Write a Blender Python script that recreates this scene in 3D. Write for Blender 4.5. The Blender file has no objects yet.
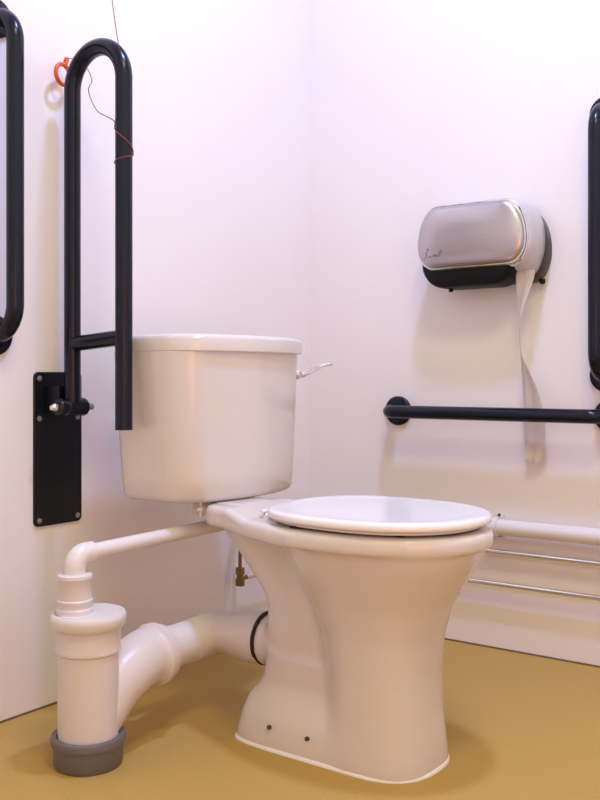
import bpy, bmesh, math, random
import numpy as np
from mathutils import Vector, Matrix
random.seed(4)
S = bpy.context.scene
COL = S.collection
PI = math.pi

# ---------------------------------------------------------------- coordinates
# u = distance from the wall behind the toilet, v = distance from the right-hand wall, z = height
def W(u, v, z):
    return Vector((-v, -u, z))

# ---------------------------------------------------------------- materials
def mat(name, col, rough=.4, metal=0., coat=0., noise=None, bump=None, trans=0., spec=.5, aniso=None):
    m = bpy.data.materials.new(name); m.use_nodes = True
    nt = m.node_tree; b = nt.nodes['Principled BSDF']
    b.inputs['Base Color'].default_value = (*col, 1)
    b.inputs['Roughness'].default_value = rough
    b.inputs['Metallic'].default_value = metal
    b.inputs['Coat Weight'].default_value = coat
    b.inputs['Coat Roughness'].default_value = .06
    b.inputs['Specular IOR Level'].default_value = spec
    tc = nt.nodes.new('ShaderNodeTexCoord')
    if noise:
        scale, amt, sc3 = noise
        mp = nt.nodes.new('ShaderNodeMapping'); mp.inputs['Scale'].default_value = sc3
        nz = nt.nodes.new('ShaderNodeTexNoise'); nz.inputs['Scale'].default_value = scale
        nz.inputs['Detail'].default_value = 4
        rp = nt.nodes.new('ShaderNodeValToRGB')
        lo = tuple(max(0, c * (1 - amt)) for c in col); hi = tuple(min(1, c * (1 + amt)) for c in col)
        rp.color_ramp.elements[0].position = .3; rp.color_ramp.elements[1].position = .7
        rp.color_ramp.elements[0].color = (*lo, 1); rp.color_ramp.elements[1].color = (*hi, 1)
        nt.links.new(tc.outputs['Object'], mp.inputs['Vector'])
        nt.links.new(mp.outputs['Vector'], nz.inputs['Vector'])
        nt.links.new(nz.outputs['Fac'], rp.inputs['Fac'])
        nt.links.new(rp.outputs['Color'], b.inputs['Base Color'])
    if bump:
        scale, st = bump
        nb = nt.nodes.new('ShaderNodeTexNoise'); nb.inputs['Scale'].default_value = scale
        bp = nt.nodes.new('ShaderNodeBump'); bp.inputs['Strength'].default_value = st
        bp.inputs['Distance'].default_value = .002
        nt.links.new(tc.outputs['Object'], nb.inputs['Vector'])
        nt.links.new(nb.outputs['Fac'], bp.inputs['Height'])
        nt.links.new(bp.outputs['Normal'], b.inputs['Normal'])
    if trans:
        tr = nt.nodes.new('ShaderNodeBsdfTranslucent'); tr.inputs['Color'].default_value = (*col, 1)
        mx = nt.nodes.new('ShaderNodeMixShader'); mx.inputs['Fac'].default_value = trans
        out = nt.nodes['Material Output']
        nt.links.new(b.outputs[0], mx.inputs[1]); nt.links.new(tr.outputs[0], mx.inputs[2])
        nt.links.new(mx.outputs[0], out.inputs['Surface'])
    return m

M = dict(
    wall=mat('wall_paint', (.89, .83, .815), .42, noise=(3, .012, (1, 1, 1)), bump=(160, .05)),
    ceil=mat('ceiling_paint', (.86, .85, .86), .8, noise=(3, .01, (1, 1, 1))),
    floor=mat('floor_vinyl', (.50, .31, .085), .5, spec=.15, noise=(240, .07, (1, 1, 1)), bump=(300, .06)),
    ceramic=mat('white_ceramic', (.72, .65, .615), .16, coat=.35, noise=(2, .006, (1, 1, 1))),
    seat=mat('white_seat_plastic', (.88, .85, .86), .2, coat=.35, noise=(2, .005, (1, 1, 1))),
    bead=mat('white_sealant', (.86, .82, .79), .5, noise=(30, .02, (1, 1, 1))),
    pvc=mat('white_pipe_plastic', (.74, .67, .645), .33, noise=(6, .012, (1, 1, 1))),
    pvcring=mat('white_cap_plastic', (.78, .73, .72), .3, noise=(6, .01, (1, 1, 1))),
    grey=mat('grey_pipe_plastic', (.155, .135, .135), .42, noise=(20, .04, (1, 1, 1))),
    rubber=mat('black_rubber', (.015, .011, .012), .6, noise=(20, .1, (1, 1, 1))),
    navy=mat('navy_powder_coat', (.0030, .0048, .0150), .24, coat=0., spec=.32, noise=(20, .05, (1, 1, 1)), bump=(400, .04)),
    navyplate=mat('navy_plate_coat', (.004, .0045, .009), .42, spec=.3, noise=(20, .05, (1, 1, 1))),
    chrome=mat('chrome', (.80, .78, .78), .12, 1., noise=(10, .02, (1, 1, 1))),
    steel=mat('brushed_steel', (.53, .485, .49), .30, 1., noise=(26, .05, (.35, 1, 40))),
    dgrey=mat('light_grey_plastic', (.60, .56, .57), .3, noise=(10, .01, (1, 1, 1))),
    smoke=mat('smoky_dark_plastic', (.055, .048, .042), .3, noise=(10, .05, (1, 1, 1))),
    black=mat('black_plastic', (.004, .004, .005), .45, spec=.2, noise=(10, .05, (1, 1, 1))),
    screw=mat('screw_grey', (.30, .29, .28), .4, .6, noise=(30, .05, (1, 1, 1))),
    darkscrew=mat('dark_screw', (.06, .05, .055), .5, .2, noise=(30, .05, (1, 1, 1))),
    brass=mat('dull_brass', (.25, .15, .05), .4, .7, noise=(30, .1, (1, 1, 1))),
    ink=mat('grey_print', (.16, .14, .14), .5, noise=(30, .05, (1, 1, 1))),
    orange=mat('orange_plastic', (.83, .105, .018), .35, noise=(20, .04, (1, 1, 1))),
    cord=mat('reddish_cord', (.28, .045, .028), .7, noise=(200, .15, (1, 1, 1))),
    paper=mat('white_tissue', (.84, .76, .73), .9, noise=(40, .02, (1, 1, 1)), bump=(120, .3), trans=.35),
)

# ---------------------------------------------------------------- mesh helpers
def bm_from(verts, faces):
    bm = bmesh.new()
    vs = [bm.verts.new(v) for v in verts]
    for f in faces:
        try: bm.faces.new([vs[i] for i in f])
        except ValueError: pass
    return bm

class MB:
    """collects closed shapes, given in u,v,z, for ONE mesh object"""
    def __init__(s): s.v = []; s.f = []
    def add(s, verts, faces):
        o = len(s.v); s.v += [Vector(x) for x in verts]; s.f += [tuple(i + o for i in f) for f in faces]
        return s
    def loft(s, rings, closed=True, cap0=True, cap1=True, loop=False):
        n = len(rings[0]); V = [p for r in rings for p in r]; F = []
        m = len(rings)
        for i in range(m if loop else m - 1):
            for j in range(n if closed else n - 1):
                a = i * n + j; b = i * n + (j + 1) % n
                c = ((i + 1) % m) * n + (j + 1) % n; d = ((i + 1) % m) * n + j
                F.append((a, b, c, d))
        if not loop and closed:
            if cap0: F.append(tuple(range(n)))
            if cap1: F.append(tuple((m - 1) * n + j for j in range(n)))
        return s.add(V, F)
    def tube(s, pts, r, n=20, caps=True):
        pts = [Vector(p) for p in pts]
        R = r if hasattr(r, '__len__') else [r] * len(pts)
        T = []
        for i in range(len(pts)):
            t = (pts[min(i + 1, len(pts) - 1)] - pts[max(i - 1, 0)])
            T.append(t.normalized())
        up = Vector((0, 0, 1)) if abs(T[0].z) < .9 else Vector((1, 0, 0))
        x = T[0].cross(up).normalized(); rings = []
        for i, p in enumerate(pts):
            x = (x - T[i] * x.dot(T[i])).normalized(); y = T[i].cross(x)
            rings.append([p + (x * math.cos(a) + y * math.sin(a)) * R[i] for a in [2 * PI * k / n for k in range(n)]])
        return s.loft(rings, cap0=caps, cap1=caps)
    def lathe(s, o, axis, prof, n=40):
        """prof = [(distance along the axis, radius)], zero radius closes the end"""
        o = Vector(o); t = Vector(axis).normalized()
        up = Vector((0, 0, 1)) if abs(t.z) < .9 else Vector((1, 0, 0))
        x = t.cross(up).normalized(); y = t.cross(x)
        rings = [[o + t * d + (x * math.cos(2 * PI * k / n) + y * math.sin(2 * PI * k / n)) * max(r, 1e-5) for k in range(n)] for d, r in prof]
        return s.loft(rings)
    def box(s, lo, hi, bev=0.):
        (a, b, c), (d, e, f) = lo, hi
        V = [(a, b, c), (d, b, c), (d, e, c), (a, e, c), (a, b, f), (d, b, f), (d, e, f), (a, e, f)]
        F = [(0, 1, 2, 3), (4, 5, 6, 7), (0, 1, 5, 4), (1, 2, 6, 5), (2, 3, 7, 6), (3, 0, 4, 7)]
        if bev:
            bm = bm_from(V, F); bmesh.ops.recalc_face_normals(bm, faces=bm.faces)
            bmesh.ops.bevel(bm, geom=list(bm.edges), offset=bev, segments=3, profile=.6, affect='EDGES')
            bm.verts.index_update()
            V = [v.co.copy() for v in bm.verts]; F = [tuple(v.index for v in f.verts) for f in bm.faces]; bm.free()
        return s.add(V, F)
    def build(s, name, m, root=None, sharp=38, loc=None):
        V = [W(*p) for p in s.v]
        if root is not None: base = Vector(root['_base'])
        elif loc is not None: base = W(*loc)
        else:
            xs = [p.x for p in V]; ys = [p.y for p in V]; zs = [p.z for p in V]
            base = Vector(((min(xs) + max(xs)) / 2, (min(ys) + max(ys)) / 2, min(zs)))
        bm = bm_from([p - base for p in V], s.f)
        bmesh.ops.remove_doubles(bm, verts=bm.verts, dist=1e-6)
        bmesh.ops.recalc_face_normals(bm, faces=bm.faces)
        for f in bm.faces: f.smooth = True
        for e in bm.edges:
            if len(e.link_faces) == 2 and e.calc_face_angle(0) > math.radians(sharp): e.smooth = False
        me = bpy.data.meshes.new(name); bm.to_mesh(me); bm.free()
        me.materials.append(M[m] if isinstance(m, str) else m)
        o = bpy.data.objects.new(name, me); COL.objects.link(o)
        if root is not None:
            o.parent = root['_obj']
        else: o.location = base
        return o

def thing(name, label, cat, loc, group=None):
    o = bpy.data.objects.new(name, None); COL.objects.link(o); o.empty_display_size = .05
    o.location = W(*loc); o['label'] = label; o['category'] = cat
    if group: o['group'] = group
    return dict(_base=tuple(W(*loc)), _obj=o)
def sub(root, part):                       # handle for a sub-part
    return dict(_base=root['_base'], _obj=part)
def tag(o, label, cat, group=None):
    o['label'] = label; o['category'] = cat
    if group: o['group'] = group
    return o
def struct(o):
    o['kind'] = 'structure'; return o

def fillet(pts, rad, n=10):
    """polyline with its inner corners rounded"""
    pts = [Vector(p) for p in pts]; out = [pts[0]]
    R = rad if hasattr(rad, '__len__') else [rad] * len(pts)
    for i in range(1, len(pts) - 1):
        p = pts[i]; a = (pts[i - 1] - p); b = (pts[i + 1] - p); la, lb = a.length, b.length; a.normalize(); b.normalize()
        ang = a.angle(b); t = min(R[i] / math.tan(ang / 2), la * .98, lb * .98); r = t * math.tan(ang / 2)
        c = p + (a + b).normalized() * (r / math.sin(ang / 2))
        s0 = p + a * t - c; s1 = p + b * t - c
        tot = s0.angle(s1); ax = s0.cross(s1).normalized()
        for k in range(n + 1):
            out.append(c + Matrix.Rotation(tot * k / n, 3, ax) @ s0)
    out.append(pts[-1]); return out
def spline(pts, n=8):
    P = [Vector(p) for p in pts]; P = [P[0] * 2 - P[1]] + P + [P[-1] * 2 - P[-2]]; out = []
    for i in range(1, len(P) - 2):
        for k in range(n):
            t = k / n
            out.append(.5 * ((2 * P[i]) + (-P[i - 1] + P[i + 1]) * t + (2 * P[i - 1] - 5 * P[i] + 4 * P[i + 1] - P[i + 2]) * t * t + (-P[i - 1] + 3 * P[i] - 3 * P[i + 1] + P[i + 2]) * t ** 3))
    out.append(P[-2]); return out

# ---------------------------------------------------------------- setting
RU, RV, RZ, T = 2.5, 2.75, 2.9, .1
struct(MB().box((-T, -T, -T), (RU + T, RV + T, 0)).build('floor', 'floor'))
struct(MB().box((-T, -T, RZ), (RU + T, RV + T, RZ + T)).build('ceiling', 'ceil'))
struct(MB().box((-T, -T, 0), (0, RV + T, RZ)).build('wall_back', 'wall'))
struct(MB().box((0, -T, 0), (RU + T, 0, RZ)).build('wall_right', 'wall'))
struct(MB().box((RU, 0, 0), (RU + T, RV, RZ)).build('wall_front', 'wall'))
struct(MB().box((0, RV, 0), (RU + T, RV + T, RZ)).build('wall_left', 'wall'))

M['baseshade'] = mat('brown_base_shade', (.20, .12, .045), .7, noise=(60, .1, (1, 1, 1)))  # dark strips paint in the shade where walls meet the floor
struct(MB().box((0, 0, 0), (.003, RV, .004)).build('shade_strip_1', 'baseshade'))
struct(MB().box((.003, 0, 0), (RU, .003, .004)).build('shade_strip_2', 'baseshade'))

# ---------------------------------------------------------------- toilet
VC = .785
toilet = thing('toilet', 'white ceramic close-coupled toilet with cistern standing on the tan floor', 'toilet', (.62, VC, 0))

def pan_mesh():
    h = .0042
    us = np.arange(.26, .99, h); ds = np.arange(-.212, .213, h); zs = np.arange(-.012, .478, h)
    U, V, Z = np.meshgrid(us, ds, zs, indexing='ij')
    def nrm(g):
        a, b, c = np.gradient(g, h)
        return np.clip(g / np.maximum(np.sqrt(a * a + b * b + c * c), .6), -.3, .3)
    def smin(a, b, k):
        t = np.clip(.5 + .5 * (b - a) / k, 0, 1)
        return b * (1 - t) + a * t - k * t * (1 - t)
    def smax(a, b, k): return -smin(-a, -b, k)
    def ip(tab, col):
        # smooth (monotone cubic-ish) table lookup along z
        z = [r[0] for r in tab]; y = [r[col] for r in tab]
        zz = np.linspace(z[0], z[-1], 400); yy = np.interp(zz, z, y)
        k = np.ones(25) / 25; yp = np.pad(yy, 12, mode='edge'); yy = np.convolve(yp, k, 'valid')
        return np.interp(Z, zz, yy)
    def lobe(tab, p=2.4):                        # z, rear u, front u, half width, power
        ur, uf, w = ip(tab, 1), ip(tab, 2), ip(tab, 3)
        cu = (ur + uf) / 2; a = (uf - ur) / 2
        g = (np.abs((U - cu) / a) ** p + np.abs(V / w) ** p) ** (1 / p) - 1
        d = nrm(g)
        return smax(d, np.maximum(tab[0][0] - Z, Z - tab[-1][0]), .006)
    # bowl and pedestal
    bowl = lobe([(-.02, .630, .850, .110), (.02, .632, .847, .108), (.10, .640, .837, .1045), (.17, .640, .835, .105), (.24, .628, .842, .110),
                 (.30, .603, .862, .121), (.35, .570, .892, .138), (.385, .545, .915, .150), (.425, .525, .928, .160)], 2.7)
    # foot behind the pedestal
    foot = lobe([(-.02, .427, .80, .110), (.02, .430, .80, .107), (.055, .440, .80, .101), (.085, .452, .80, .092), (.12, .485, .80, .080), (.17, .50, .80, .075)], 5.)
    # trap and the slanted back
    trap = lobe([(.03, .487, .80, .070), (.12, .482, .78, .068), (.19, .478, .76, .069), (.26, .484, .74, .066), (.29, .472, .73, .066), (.34, .430, .71, .070), (.39, .385, .70, .076), (.44, .350, .70, .080)], 4.)
    # spigot
    rr = np.sqrt(V ** 2 + (Z - .177) ** 2)
    spig = np.maximum(rr - .0525, np.maximum(.455 - U, U - .56))
    # rim slab from a plan outline
    ou = np.array([.346, .350, .359, .375, .415, .465, .515, .575, .635, .695, .755, .815, .865, .899, .923, .937, .943])
    ow = np.array([.050, .074, .086, .094, .104, .124, .143, .163, .176, .180, .177, .163, .139, .111, .078, .045, .0])
    oua = np.linspace(.346, .943, 300)
    owa = np.interp(oua, ou, ow)
    poly = np.array(list(zip(oua, owa)))
    # distance in plan to the outline (brute force on the 2-D grid)
    u2, v2 = np.meshgrid(us, ds, indexing='ij')
    av = np.abs(v2)
    d2 = np.full(u2.shape, 9.)
    full = np.vstack([[.346, 0], poly])
    for i in range(len(full) - 1):
        a = full[i]; b = full[i + 1]; e = b - a; L = max(e @ e, 1e-12)
        t = np.clip(((u2 - a[0]) * e[0] + (av - a[1]) * e[1]) / L, 0, 1)
        d2 = np.minimum(d2, np.hypot(u2 - a[0] - t * e[0], av - a[1] - t * e[1]))
    wi = np.interp(u2, full[1:, 0], full[1:, 1], left=-1, right=-1)
    d2 = np.where((av < wi), -d2, d2)
    D2 = d2[:, :, None]
    top = .4435 + .0135 * np.clip((.50 - U) / .07, 0, 1) ** 1.0
    bot = .409 + .006 * np.clip((.5 - U) / .1, 0, 1)
    slab = smax(smax(D2, Z - top, .016), bot - Z, .010)
    neck = smax(np.abs(V) - .052, np.maximum(np.maximum(.285 - U, U - .42), np.maximum(Z - .457, .425 - Z)), .012)
    d = smin(bowl, foot, .012)
    d = smin(d, trap, .022)
    d = smin(d, spig, .012)
    d = smin(d, slab, .005)
    d = smin(d, neck, .008)
    # basin
    g = np.sqrt(((U - .715) / .165) ** 2 + (V / .118) ** 2 + ((Z - .45) / .20) ** 2) - 1
    d = smax(d, -nrm(g), .014)
    # fixing recess is left out; flat underside
    d = np.maximum(d, -Z)
    # surface nets
    ins = d < 0
    nx, ny, nz = d.shape
    acc = np.zeros((nx - 1, ny - 1, nz - 1, 3)); cnt = np.zeros((nx - 1, ny - 1, nz - 1))
    corners = [(i, j, k) for i in (0, 1) for j in (0, 1) for k in (0, 1)]
    def C(A, c): return A[c[0]:nx - 1 + c[0], c[1]:ny - 1 + c[1], c[2]:nz - 1 + c[2]]
    for a in corners:
        for ax in range(3):
            if a[ax] == 1: continue
            b = list(a); b[ax] = 1
            da, db = C(d, a), C(d, b); cr = (da < 0) != (db < 0)
            t = np.where(cr, da / np.where(cr, da - db, 1), 0)
            for q in range(3):
                acc[..., q] += np.where(cr, a[q] + (t if q == ax else 0), 0)
            cnt += cr
    act = cnt > 0
    idx = -np.ones(act.shape, int); idx[act] = np.arange(act.sum())
    I = np.argwhere(act); P = (I + acc[act] / cnt[act][:, None]) * h + np.array([us[0], ds[0], zs[0]])
    F = []
    for ax in range(3):
        o1, o2 = [(1, 2), (2, 0), (0, 1)][ax]
        sl = [slice(1, n - 1) for n in d.shape]; sl2 = list(sl); sl[ax] = slice(0, d.shape[ax] - 1); sl2[ax] = slice(1, d.shape[ax])
        cr = ins[tuple(sl)] != ins[tuple(sl2)]
        E = np.argwhere(cr)
        off = np.array([1, 1, 1]); off[ax] = 0
        E = E + off
        def cell(m1, m2):
            e = E.copy(); e[:, o1] -= m1; e[:, o2] -= m2
            return idx[e[:, 0], e[:, 1], e[:, 2]]
        F.append(np.stack([cell(1, 1), cell(0, 1), cell(0, 0), cell(1, 0)], 1))
    F = np.vstack(F); F = F[(F >= 0).all(1)]
    # light smoothing
    for it in range(3):
        s = np.zeros_like(P); c = np.zeros(len(P))
        for k in range(4):
            a, b = F[:, k], F[:, (k + 1) % 4]
            np.add.at(s, a, P[b]); np.add.at(c, a, 1); np.add.at(s, b, P[a]); np.add.at(c, b, 1)
        Q = s / np.maximum(c, 1)[:, None]
        keep = P[:, 2] < .004
        P = np.where(keep[:, None], P, P * .5 + Q * .5)
    P[:, 2] = np.maximum(P[:, 2], 0)
    P[:, 1] += VC
    mb = MB(); mb.add([tuple(p) for p in P], [tuple(int(i) for i in f) for f in F])
    return mb
pan_mesh().build('pan', 'ceramic', toilet, sharp=80)

# bead of sealant round the foot
def foot_outline(off):
    pts = []
    for k in range(120):
        a = 2 * PI * k / 120; c, s = math.cos(a), math.sin(a)
        if c > 0:  # round nose
            p = 2.5; cu, au, w = .7325, .1165, .1095
        else:
            p = 7.; cu, au, w = .7325, .298, .1095
        u = cu + (au + off) * math.copysign(abs(c) ** (2 / p), c); v = (w + off) * math.copysign(abs(s) ** (2 / p), s)
        pts.append((u, VC + v))
    return pts
mb = MB(); o_, i_ = foot_outline(.0035), foot_outline(-.006)
m_ = foot_outline(.0028)
mb.loft([[(u, v, 0) for u, v in i_], [(u, v, 0) for u, v in o_], [(u, v, .003) for u, v in m_], [(u, v, .006) for u, v in foot_outline(-.001)], [(u, v, .006) for u, v in i_]], loop=True)
mb.build('sealant_bead', 'bead', toilet)['label'] = 'white sealant bead round the foot'

# screws in the foot
for su, sz in ((.540, .043), (.630, .041)):
    MB().lathe((su, VC + .1, sz), (0, 1, .12), [(-.004, 0), (-.004, .0042), (.0075, .0042), (.009, .003), (.009, 0)], 16).build('fixing_screw', 'darkscrew', toilet)['label'] = 'dark fixing screw in the foot'

# seat ring
def seat_ring():
    mb = MB(); rings = []; n = 96
    cu, ao, bo, ai, bi = .724, .198, .165, .140, .108
    z0, z1 = .4470, .4545
    for k in range(n):
        a = 2 * PI * k / n; c, s = math.cos(a), math.sin(a)
        p = 2.15 if c > 0 else 2.6
        e = lambda A, B: (cu + A * math.copysign(abs(c) ** (2 / p), c), VC + B * math.copysign(abs(s) ** (2 / p), s))
        prof = []
        O, Ii = e(ao, bo), e(ai, bi)
        for t, z in ((0., .30), (.015, .12), (.05, .0), (.5, .0), (.92, .0), (.98, .10), (1., .35), (.97, .62), (.90, .80), (.75, .93), (.5, 1.), (.25, .98), (.10, .88), (.03, .70), (0., .50)):
            prof.append((O[0] + (Ii[0] - O[0]) * t, O[1] + (Ii[1] - O[1]) * t, z0 + (z1 - z0) * z))
        rings.append(prof)
    mb.loft(rings, loop=True)
    return mb
st = seat_ring().build('seat', 'seat', toilet, sharp=60)
hs = sub(toilet, st)
for bu, bv in ((.64, .150), (.64, -.150), (.835, .118), (.835, -.118)):
    MB().box((bu - .012, VC + bv - .008, .4415), (bu + .012, VC + bv + .008, .4480), .002).build('seat_buffer', 'rubber', hs)['label'] = 'black rubber buffer under the seat'
def lid():
    mb = MB(); rings = []; n = 96
    for f, z in ((.90, .4550), (.985, .4545), (.998, .4560), (1.0, .4595), (.998, .4645), (.990, .4675), (.975, .4692), (.95, .4699), (.88, .4697), (.84, .4690), (.78, .4686), (.5, .4692), (.2, .4695)):
        ring = []
        for k in range(n):
            a = 2 * PI * k / n; c, s = math.cos(a), math.sin(a); p = 2.15 if c > 0 else 2.6
            ring.append((.7255 + .212 * f * math.copysign(abs(c) ** (2 / p), c), VC + .179 * f * math.copysign(abs(s) ** (2 / p), s), z))
        rings.append(ring)
    return mb.loft(rings)
lid().build('lid', 'seat', toilet, sharp=60)
for s in (-1, 1):
    mb = MB(); mb.lathe((.508, VC + s * .075, .4435), (0, 0, 1), [(0, 0), (0, .012), (.006, .012), (.009, .009), (.009, 0)], 24)
    mb.tube([(.510, VC + s * .092, .4540), (.510, VC + s * .058, .4540)], .0055, 16)
    mb.build('hinge', 'seat', toilet)

# cistern
def cist_ring(w, u0, u1, bow, z, vc, rf=.055, rb=.02, n=10):
    pts = []
    def corner(cu, cv, r, a0):
        for k in range(n + 1):
            a = a0 + PI / 2 * k / n; pts.append([cu + r * math.cos(a), cv + r * math.sin(a)])
    corner(u1 - rf, w - rf, rf, 0); 
    for k in range(1, 4): pts.append([u1 - rf + (u0 + rb - (u1 - rf)) * k / 4, w])
    corner(u0 + rb, w - rb, rb, PI / 2)
    for k in range(1, 12): pts.append([u0, (w - rb) * (1 - 2 * k / 12)])
    corner(u0 + rb, -w + rb, rb, PI)
    for k in range(1, 4): pts.append([u0 + rb + (u1 - rf - u0 - rb) * k / 4, -w])
    corner(u1 - rf, -w + rf, rf, 1.5 * PI)
    for k in range(1, 16): pts.append([u1, (w - rf) * (-1 + 2 * k / 16)])
    out = []
    for u, v in pts:
        t = max(0, (u - u0) / (u1 - u0)); out.append((u + bow * (1 - (v / w) ** 2) * t, vc + v, z))
    return out
CV = .733
def tank():
    rings = []
    for z, ins in ((.4585, .030), (.4585, .020), (.460, .011), (.465, .004), (.473, .0)):
        rings.append(cist_ring(.196 - ins, .160 + ins, .345 - ins, .042, z, CV - .006))
    for k in range(1, 9):
        t = k / 8; e = t ** .8
        rings.append(cist_ring(.196 + .013 * e, .160 - .008 * e, .345 + .010 * e, .042 + .003 * t, .473 + .300 * t, CV - .006 * (1 - t)))
    return MB().loft(rings)
tank().build('cistern', 'ceramic', toilet)
rings = []
for z, ins in ((.7725, .012), (.7725, .002), (.7745, 0), (.797, -.001), (.803, .001), (.807, .005), (.8085, .012), (.8095, .05), (.810, .085)):
    rings.append(cist_ring(.2120 - ins, .150 + ins * .6, .364 - ins, .046, z, CV - .005, .06 - min(ins, .03) * .5, .022))
MB().loft(rings).build('cistern_lid', 'ceramic', toilet)
# flush lever on the right-hand end of the front
mb = MB()
pivot = Vector((.335, .520, .726))
mb.lathe(pivot, (.45, -.9, 0), [(-.012, 0), (-.012, .012), (.002, .012), (.006, .010), (.010, .0075), (.018, .0075), (.020, 0)], 24)
fl = mb.build('flush_lever', 'chrome', toilet); fl['label'] = 'chrome flush lever'
mb = MB()
pth = spline([(.344, .506, .726), (.350, .490, .731), (.357, .468, .742), (.363, .446, .749), (.367, .424, .751)], 6)
rings = []
for i, p in enumerate(pth):
    t = i / (len(pth) - 1); hw = .0055 + .003 * t; hh = .006 - .0015 * t
    if t > .97: hw *= .7; hh *= .7
    rings.append([(p.x + hw * math.cos(a) * .8, p.y - .2 * hw * math.cos(a), p.z + hh * math.sin(a)) for a in [2 * PI * k / 14 for k in range(14)]])
mb.loft(rings).build('lever_arm', 'chrome', sub(toilet, fl))
# bolts and nuts that hold the cistern down
for s in (-1, 1):
    mb = MB(); mb.tube([(.330, VC - .02 + .088 * s, .462), (.330, VC - .02 + .088 * s, .428)], .0035, 10)
    mb.lathe((.330, VC - .02 + .088 * s, .440), (0, 0, 1), [(0, 0), (0, .010), (.008, .010), (.008, 0)], 6)
    mb.build('cistern_bolt', 'bead', toilet)

# ---------------------------------------------------------------- soil stack with its branch to the pan
SU, SV = .306, 1.138
stack = thing('soil_pipe', 'white plastic soil pipe rising from a grey collar left of the toilet', 'pipe', (SU, SV, 0))
mb = MB().lathe((SU, SV, 0), (0, 0, 1), [(0, 0), (0, .060), (.006, .0635), (.030, .0645), (.0405, .066), (.042, .0685), (.052, .0695), (.056, .068), (.056, .058), (.02, .0575), (.02, 0)], 56)
mb.build('floor_collar', 'grey', stack)['label'] = 'grey plastic collar at the floor'
mb = MB().lathe((SU, SV, .021), (0, 0, 1), [(0, 0), (0, .0555), (.188, .0565), (.191, .0600), (.197, .0605), (.201, .0590), (.242, .0600), (.242, 0)], 56)
stk = mb.build('stack', 'pvc', stack)
for a in (.55, 2.3):
    dx, dy = math.cos(a), math.sin(a)
mb = MB().lathe((SU, SV, .255), (0, 0, 1), [(0, 0), (0, .063), (.006, .0685), (.018, .070), (.024, .0695), (.028, .067), (.028, .0620), (.0255, .0595), (.0255, .0575), (.0285, .0565), (.0285, 0)], 56)
mb.build('access_cap', 'pvcring', stack)
RUq, RVq = SU - .014, SV + .020
mb = MB().lathe((RUq, RVq, .2815), (0, 0, 1), [(0, 0), (0, .034), (.010, .034), (.012, .0315), (.018, .0315), (.020, .033), (.026, .033), (.028, .031), (.064, .031), (.066, .0325), (.072, .032), (.074, .029), (.074, 0)], 40)
mb.build('reducer', 'pvc', stack)
ZW = .390
mb = MB().tube(fillet([(RUq, RVq, .335), (RUq, RVq, ZW), (RUq, RVq - .040, ZW)], .024, 12), .0198, 28)
mb.build('waste_elbow', 'pvcring', stack)
MB().tube([(RUq, RVq - .030, ZW), (RUq - .008, .70, ZW + .003)], .0148, 28).build('waste_pipe', 'pvcring', stack)
# swept branch
br = spline([(SU, SV - .005, .055), (SU, SV - .028, .088), (SU, SV - .066, .130), (SU, SV - .11, .153), (SU - .003, SV - .155, .164)], 8)
mb = MB().tube(br, [.046 + .009 * min(1, i / (len(br) * .55)) for i in range(len(br))], 40)
mb.build('branch', 'pvc', stack)
BU, BZ = .303, .164
mb = MB().lathe((BU, 1.006, BZ - .003), (0, -1, 0), [(0, 0), (0, .054), (.030, .0555), (.034, .0575), (.037, .0625), (.048, .0625), (.052, .0575), (.064, .056), (.067, .052), (.067, 0)], 48)
mb.build('coupling', 'pvc', stack)
MB().tube([(BU, .96, BZ), (BU, .80, BZ + .001)], .0425, 40).build('straight_pipe', 'pvcring', stack)
pth = fillet([(BU, .86, BZ), (BU + .004, VC, BZ + .004), (.375, VC, .174)], [0, .022, 0], 8)
mb = MB().tube(pth + [Vector((.40, VC, .1755)), Vector((.4545, VC, .177))], [.0440] * (len(pth) - 1) + [.047, .0535, .0545], 44)
pc = mb.build('pan_connector', 'pvc', stack)
mb = MB().lathe((.4515, VC, .179), (1, 0, 0), [(0, .050), (0, .0555), (.005, .0557), (.005, .050), (0, .050)], 48)
mb.build('rubber_seal', 'rubber', sub(stack, pc))['label'] = 'black rubber seal'

# ---------------------------------------------------------------- hinged drop-down rail
HV = .970
rail = thing('drop_down_rail', 'navy hinged support rail folded up on black wall plate beside the cistern', 'grab rail', (0, HV, .40))
def plate():
    mb = MB(); r = .012; n = 6; rings = []
    v0, v1, z0, z1 = .893, 1.024, .396, .731
    for u, ins in ((0, 0), (.0045, 0), (.006, .0015)):
        ring = []
        for cv, cz, a0 in ((v1 - r, z1 - r, 0), (v0 + r, z1 - r, PI / 2), (v0 + r, z0 + r, PI), (v1 - r, z0 + r, 1.5 * PI)):
            for k in range(n + 1):
                a = a0 + PI / 2 * k / n; ring.append((u, cv + (r - ins) * math.cos(a), cz + (r - ins) * math.sin(a)))
        rings.append(ring)
    return mb.loft(rings)
bp = plate().build('back_plate', 'navyplate', rail)
for pv in (-.053, .053):
    for pz in (.409, .630, .717):
        MB().lathe((.005, .9585 + pv, pz), (1, 0, 0), [(0, 0), (0, .0065), (.0022, .006), (.0035, .0035), (.0035, 0)], 16).build('plate_screw', 'screw', sub(rail, bp))['label'] = 'grey screw in the wall plate'
UA, UB, ZP = .064, .223, .655
TOPZ = 1.415
loop = fillet([(UA, HV, ZP), (UA, HV, TOPZ), (UB, HV, TOPZ), (UB, HV, .611)], .0795, 24)
MB().tube(loop, .0178, 28).build('loop_tube', 'navy', rail)
MB().tube([(UA, HV, .791), (UB, HV, .802)], .0165, 22).build('cross_bar', 'navy', rail)
MB().box((.005, HV - .028, .642), (.052, HV - .021, .700), .002).build('hinge_bracket', 'navyplate', rail)
MB().box((.005, HV + .021, .642), (.052, HV + .028, .700), .002).build('hinge_bracket', 'navyplate', rail)
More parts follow.
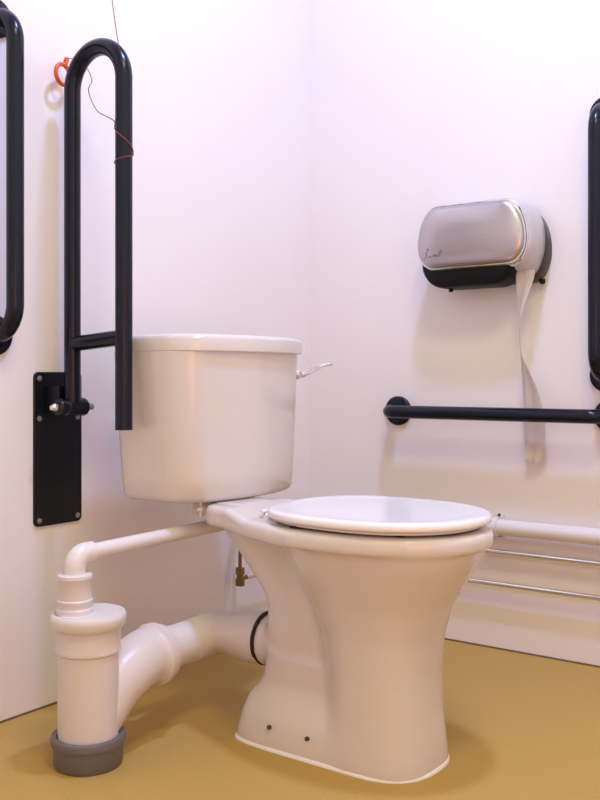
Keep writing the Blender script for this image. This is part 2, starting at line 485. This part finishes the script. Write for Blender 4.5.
mb = MB().lathe((UA, HV + .040, ZP), (0, -1, 0), [(0, 0), (0, .017), (.003, .019), (.020, .019), (.022, .0175), (.024, .019), (.064, .019), (.067, .020), (.072, .019), (.074, .016), (.074, 0)], 32)
bar = mb.build('pivot_barrel', 'navy', rail)
MB().lathe((UA, HV + .038, ZP), (0, 1, 0), [(0, 0), (0, .0085), (.008, .0095), (.014, .0085), (.019, .005), (.020, 0)], 20).build('pivot_bolt', 'chrome', sub(rail, bar))['label'] = 'bright metal pivot bolt'
MB().lathe((UA, HV - .033, ZP), (0, -1, 0), [(0, 0), (0, .010), (.010, .010), (.014, .0080), (.023, .0065), (.026, .003), (.026, 0)], 20).build('pivot_bolt', 'screw', sub(rail, bar))['label'] = 'dull metal pivot bolt'

# ---------------------------------------------------------------- fixed grab rails
def grab_rail(label, wall, p0, p1, off, rad=.05, r=.0176):
    """wall 'b' (u = 0) or 'r' (v = 0); p = (position along the wall, z)"""
    q = (lambda s, z, o: (o, s, z)) if wall == 'b' else (lambda s, z, o: (s, o, z))
    nrm = (1, 0, 0) if wall == 'b' else (0, 1, 0)
    t = thing('grab_rail', label, 'grab rail', q(*((p0[0] + p1[0]) / 2, min(p0[1], p1[1])), 0), 'navy grab rails')
    pts = fillet([q(*p0, .002), q(*p0, off), q(*p1, off), q(*p1, .002)], rad, 14)
    MB().tube(pts, r, 28).build('rail', 'navy', t)
    for p in (p0, p1):
        MB().lathe(q(*p, 0), nrm, [(0, 0), (0, .041), (.006, .0415), (.009, .040), (.011, .036), (.012, .0205), (.014, .019), (.014, 0)], 40).build('flange', 'navy', t)
grab_rail('navy vertical grab rail on the back wall at far left', 'b', (1.123, .806), (1.123, 1.462), .07, .062)
grab_rail('horizontal navy grab rail on the right wall below the paper dispenser', 'r', (.313, .6245), (.914, .6245), .078, .034)
grab_rail('vertical navy grab rail on the right wall right of the paper dispenser', 'r', (.903, .724), (.903, 1.372), .085, .06)

# ---------------------------------------------------------------- alarm cord
cordt = thing('pull_cord', 'thin reddish alarm pull cord with orange ring wrapped round folded rail', 'alarm cord', (UB, HV, RZ))
PB = (UB, HV); rc = .0192
def around(a, z): return (PB[0] + rc * math.cos(a), PB[1] + rc * math.sin(a), z)
cp = [(.060, .940, RZ), (.168, .951, 1.51), (.184, .951, 1.43)]
def turns(a0, a1, z0, z1, n): return [around(a0 + (a1 - a0) * k / n, z0 + (z1 - z0) * k / n) for k in range(n)]
wrap = turns(4.1, 2.513, 1.33, 1.236, 6) + turns(2.513, -.628, 1.236, 1.186, 10) + turns(-.628, -3.77, 1.186, 1.160, 10)
wrap2 = turns(-3.77, -6.91, 1.160, 1.176, 10) + turns(-6.91, -9.9, 1.176, 1.246, 10)
tail = [(.200, .978, 1.251), (.182, .984, 1.262), (.160, .985, 1.275), (.140, .985, 1.303), (.122, .976, 1.331), (.106, .952, 1.358), (.066, .938, 1.402), (.038, .952, 1.418), (.030, .965, 1.410)]
MB().tube(cp[:2] + spline(cp[1:] + wrap + wrap2 + tail, 3)[1:], .0010, 6).build('cord', 'cord', cordt)
RC = Vector((.028, .966, 1.381)); mb = MB(); rings = []
tu, tv = Vector((.15, 1, 0)).normalized(), Vector((0, 0, 1)); nn = tu.cross(tv)
for k in range(40):
    a = 2 * PI * k / 40; d = tu * math.cos(a) + tv * math.sin(a)
    rings.append([RC + d * (.0220 + .0048 * math.cos(b)) + nn * .0048 * math.sin(b) for b in [2 * PI * j / 12 for j in range(12)]])
mb.loft(rings, loop=True)
mb.lathe(RC + Vector((0, -.006, .022)), (0, -.3, 1), [(0, 0), (0, .005), (.012, .006), (.018, .005), (.021, 0)], 14)
mb.build('pull_ring', 'orange', cordt)['label'] = 'orange plastic pull ring'

# ---------------------------------------------------------------- paper dispenser
disp = thing('paper_dispenser', 'silver toilet paper dispenser with black base on the right wall', 'dispenser', (.597, 0, .955))
def outl(u0, u1, z0, z1, v, ins=0, cu=.060, cz=.102, bot=None, n=14):
    u0 += ins; u1 -= ins; z1 -= ins; z0 += ins; cz = min(cz, (z1 - z0) * .62); cu = max(cu - ins * .3, .010)
    cb = min(bot if bot is not None else cz, (z1 - z0) - cz - .002); ring = []
    for (ccu, ccz, ru, rz, a0) in ((u1 - cu, z1 - cz, cu, cz, 0), (u0 + cu, z1 - cz, cu, cz, PI / 2), (u0 + cu * .8, z0 + cb, cu * .8, cb, PI), (u1 - cu * .8, z0 + cb, cu * .8, cb, 1.5 * PI)):
        for k in range(n + 1):
            a = a0 + PI / 2 * k / n; ring.append((ccu + ru * math.cos(a), v, ccz + rz * math.sin(a)))
    return ring
U0, U1, Z1 = .440, .757, 1.167
MB().loft([outl(U0 + .006, U1 + .006, .962, Z1 - .018, 0), outl(U0 + .004, U1 + .006, .960, Z1 - .016, .026), outl(U0 + .008, U1 + .002, .964, Z1 - .020, .032)]).build('back_plate', 'smoke', disp)
# grey side shell
zc = lambda v: .972 + .030 * max(0, (v - .03) / .095)
shell = [outl(U0, U1, zc(v), Z1, v, ins) for v, ins in ((.022, .004), (.028, .0), (.06, .0), (.09, .0), (.106, .002), (.113, .008))]
cov = MB().loft(shell).build('cover', 'dgrey', disp)
cov['label'] = 'light grey plastic cover shell'
MB().loft([outl(U0, U1 - .012, zc(v), Z1, v, ins) for v, ins in ((.110, -.001), (.112, -.002), (.120, -.0005), (.124, .002), (.124, .006))]).build('trim_band', 'chrome', disp)
fr = [outl(U0, U1 - .012, 1.0, Z1, v, ins) for v, ins in ((.118, .004), (.126, .005), (.131, .008), (.1345, .014), (.137, .022), (.1395, .032), (.1415, .045), (.143, .060))]
fp = MB().loft(fr).build('front_panel', 'steel', disp, sharp=60)
fp['label'] = 'brushed steel front panel'
# black paper tray under the cover
mb = MB().loft([outl(U0 + .006, U1 - .050, .953, 1.06, v, ins, cu=.08, cz=.04, bot=.060) for v, ins in ((.030, .004), (.034, 0), (.100, 0), (.112, .004), (.116, .010))])
mb.tube([(.520, .085, .960), (.520, .085, .944)], .006, 12)
mb.build('paper_tray', 'black', disp)['label'] = 'black plastic paper tray'
mb = MB().lathe((.742, .012, .966), (0, 0, -1), [(-.004, 0), (-.004, .007), (.006, .007), (.008, .004), (.008, 0)], 16)
mb.build('lock_catch', 'black', disp)
# printed script on the front
def fu(u, z): return (u, .1425 - .9 * max(0, abs(z - 1.083) - .035) ** 2 / .05 - .02 * max(0, (.51 - u) / .06) ** 2, z)

SC = .50
def stroke(pts):
    P = [(.468 + x * .00125, 1.027 + y * .0012) for x, y in pts]
    return spline([(u, 0, z) for u, z in P], 5)
def surf_v(u, z):
    """depth of the front panel at (u, z), read back from its rings"""
    best = 0
    for (v, ins) in ((.118, .004), (.126, .005), (.131, .008), (.1345, .014), (.137, .022), (.1395, .032), (.1415, .045), (.143, .060)):
        ring = outl(U0, U1 - .012, 1.0, Z1, v, ins); ins_ = False; n = len(ring)
        for i in range(n):
            a, b = ring[i], ring[(i + 1) % n]
            if (a[2] > z) != (b[2] > z) and u < a[0] + (z - a[2]) / (b[2] - a[2]) * (b[0] - a[0]): ins_ = not ins_
        if ins_: best = v
    return best + .0012
lines = [[(-6, 3), (-3, 0), (2, 4), (7, 14), (11, 21), (9, 23), (6, 17), (5, 8), (7, 4), (12, 4)],
         [(15, 9), (12, 6), (14, 4), (18, 9), (18, 4), (22, 5), (24, 9), (25, 4), (29, 9), (30, 5), (34, 6), (36, 10)],
         [(38, 5), (39, 13), (41, 18)], [(36, 12), (45, 14)]]
mb = MB()
for ln in lines:
    pts = stroke(ln)
    mb.tube([(p.x, surf_v(p.x, p.z), p.z) for p in pts], .0009, 6)
lg = mb.build('logo_script', 'ink', sub(disp, fp)); lg['label'] = 'small grey handwritten-style logo'

# loose tail of tissue hanging from the dispenser, behind the horizontal rail
def tissue():
    # z, u centre, v, width, twist
    tab = [(.992, .722, .074, .050, 0), (.965, .720, .074, .046, 0), (.93, .714, .074, .036, .3), (.87, .706, .072, .020, .9), (.82, .703, .068, .020, 1.25), (.775, .704, .060, .024, 1.0),
           (.735, .712, .052, .034, .55), (.69, .722, .044, .046, .25), (.64, .727, .036, .052, .1), (.59, .730, .032, .054, .0), (.54, .730, .032, .050, -.1), (.50, .728, .034, .044, -.15)]
    zz = np.linspace(0, 1, 70); tz = np.linspace(0, 1, len(tab)); A = np.array(tab); B = np.stack([np.interp(zz, tz, A[:, k]) for k in range(5)], 1)
    k = np.ones(5) / 5
    for c in range(5):
        B[:, c] = np.convolve(np.pad(B[:, c], 2, mode='edge'), k, 'valid')
    mb = MB(); rings = []
    n = 9
    for i, (z, u, v, w, tw) in enumerate(B):
        f, bk = [], []
        for j in range(n):
            s = (j / (n - 1) - .5) * w; rip = .0022 * math.sin(j * 1.3 + i * .12)
            e = .006 * math.sin(j * 2.1) * (1 if i == len(B) - 1 else 0)
            p = (u + s * math.cos(tw), v + s * math.sin(tw) + rip, z + e)
            f.append(p); bk.append((p[0], p[1] - .0006, p[2]))
        rings.append(f + bk[::-1])
    return mb.loft(rings)
tag(tissue().build('toilet_paper', 'paper', sharp=60), 'white strip of toilet paper hanging from the silver dispenser', 'toilet paper')

# ---------------------------------------------------------------- pipes along the right wall
wp = thing('waste_pipe', 'thick white plastic waste pipe along the right wall above two chrome pipes', 'pipe', (.8, .034, .327))
MB().tube([(.02, .034, .329), (2.3, .034, .329)], .0205, 28).build('pipe', 'pvcring', wp)
mb = MB()
mb.box((.612, 0, .300), (.634, .010, .360), .002)
rg = []
for k in range(32):
    a = 2 * PI * k / 32; c, s = math.cos(a), math.sin(a)
    rg.append([(.614, .034 + .0205 * c, .329 + .0205 * s), (.614, .034 + .0245 * c, .329 + .0245 * s), (.632, .034 + .0245 * c, .329 + .0245 * s), (.632, .034 + .0205 * c, .329 + .0205 * s)])
mb.loft(rg, loop=True)
cl = mb.build('pipe_clip', 'pvcring', wp)
for z in (.357, .303):
    MB().lathe((.623, .009, z), (0, 1, 0), [(0, 0), (0, .0042), (.003, .0042), (.0042, .002), (.0042, 0)], 12).build('clip_screw', 'darkscrew', sub(wp, cl))
up = thing('water_pipe', 'upper thin chrome water pipe, directly under the thick white pipe', 'pipe', (.8, .03, .263), 'chrome water pipes')
MB().tube([(.02, .03, .263), (2.3, .03, .263)], .0072, 18).build('pipe', 'chrome', up)
lp = thing('water_pipe', 'lower thin chrome water pipe, nearest the floor along the right wall', 'pipe', (.8, .03, .1785), 'chrome water pipes')
MB().tube(fillet([(2.3, .03, .1785), (.04, .03, .1785), (.04, .35, .1785)], .03, 8), .0072, 18).build('pipe', 'chrome', lp)
for t, z in ((up, .263), (lp, .1785)):
    for pu in (.36, 1.25):
        mb = MB(); mb.tube([(pu, .001, z), (pu, .024, z)], .005, 10)
        mb.lathe((pu - .007, .03, z), (1, 0, 0), [(0, 0), (0, .0098), (.014, .0098), (.014, 0)], 20)
        mb.build('pipe_clip', 'chrome', t)
# supply valve under the cistern
sv = thing('supply_valve', 'dull brass valve on thin pipe low on the back wall behind the pan', 'valve', (.04, .375, .12))
MB().tube(fillet([(.04, .35, .1785), (.04, .375, .1785), (.04, .375, .40), (.20, .56, .425), (.20, .56, .46)], .012, 8), .0050, 14).build('supply_pipe', 'brass', sv)
MB().lathe((.04, .375, .160), (0, 0, 1), [(0, 0), (0, .0125), (.018, .0125), (.018, .009), (.03, .009), (.03, .012), (.048, .012), (.048, 0)], 6).build('valve_body', 'brass', sv)['label'] = 'dull brass valve body'

# ---------------------------------------------------------------- light
def area(name, loc, size, power, col, shape='DISK', rot=(0, 0, 0), sy=None):
    l = bpy.data.lights.new(name, 'AREA'); l.shape = shape; l.size = size; l.energy = power; l.color = col
    if sy: l.size_y = sy
    o = bpy.data.objects.new(name, l); COL.objects.link(o); o.location = W(*loc); o.rotation_euler = rot
    return o
area('ceiling_lamp', (1.0, .93, 2.885), .2, 39.5, (.41, .515, 1.0))
area('warm_fill_top', (1.65, 1.75, 2.885), .6, 21.5, (1.0, .98, .46))  # added overhead fill, puts warm tone into the walls
dl = area('warm_fill_low', (2.2, 2.4, .75), .9, 2.8, (1.0, .33, .06), 'RECTANGLE', sy=.9)  # added low fill with no doorway behind it, warms the lower walls
dl.rotation_euler = (W(.2, .4, .45) - W(2.2, 2.4, .75)).to_track_quat('-Z', 'Z').to_euler(); dl.data.spread = math.radians(110)

w = bpy.data.worlds.new('world'); S.world = w; w.use_nodes = True
w.node_tree.nodes['Background'].inputs[0].default_value = (.8, .8, .9, 1)
w.node_tree.nodes['Background'].inputs[1].default_value = .02

# ---------------------------------------------------------------- camera
cam = bpy.data.cameras.new('camera'); co = bpy.data.objects.new('camera', cam); COL.objects.link(co)
co.location = W(1.6588, 2.3271, .72)
d = Vector((.8087, .5882, 0))
co.rotation_euler = d.to_track_quat('-Z', 'Y').to_euler()
cam.sensor_fit = 'HORIZONTAL'; cam.sensor_width = 36; cam.lens = 942.6 / 600 * 36
cam.shift_y = -23 / 600; cam.clip_start = .02
S.camera = co
S.view_settings.view_transform = 'Standard'; S.view_settings.look = 'None'
S.view_settings.gamma = 1; S.view_settings.use_curve_mapping = False
S.view_settings.exposure = 0.05
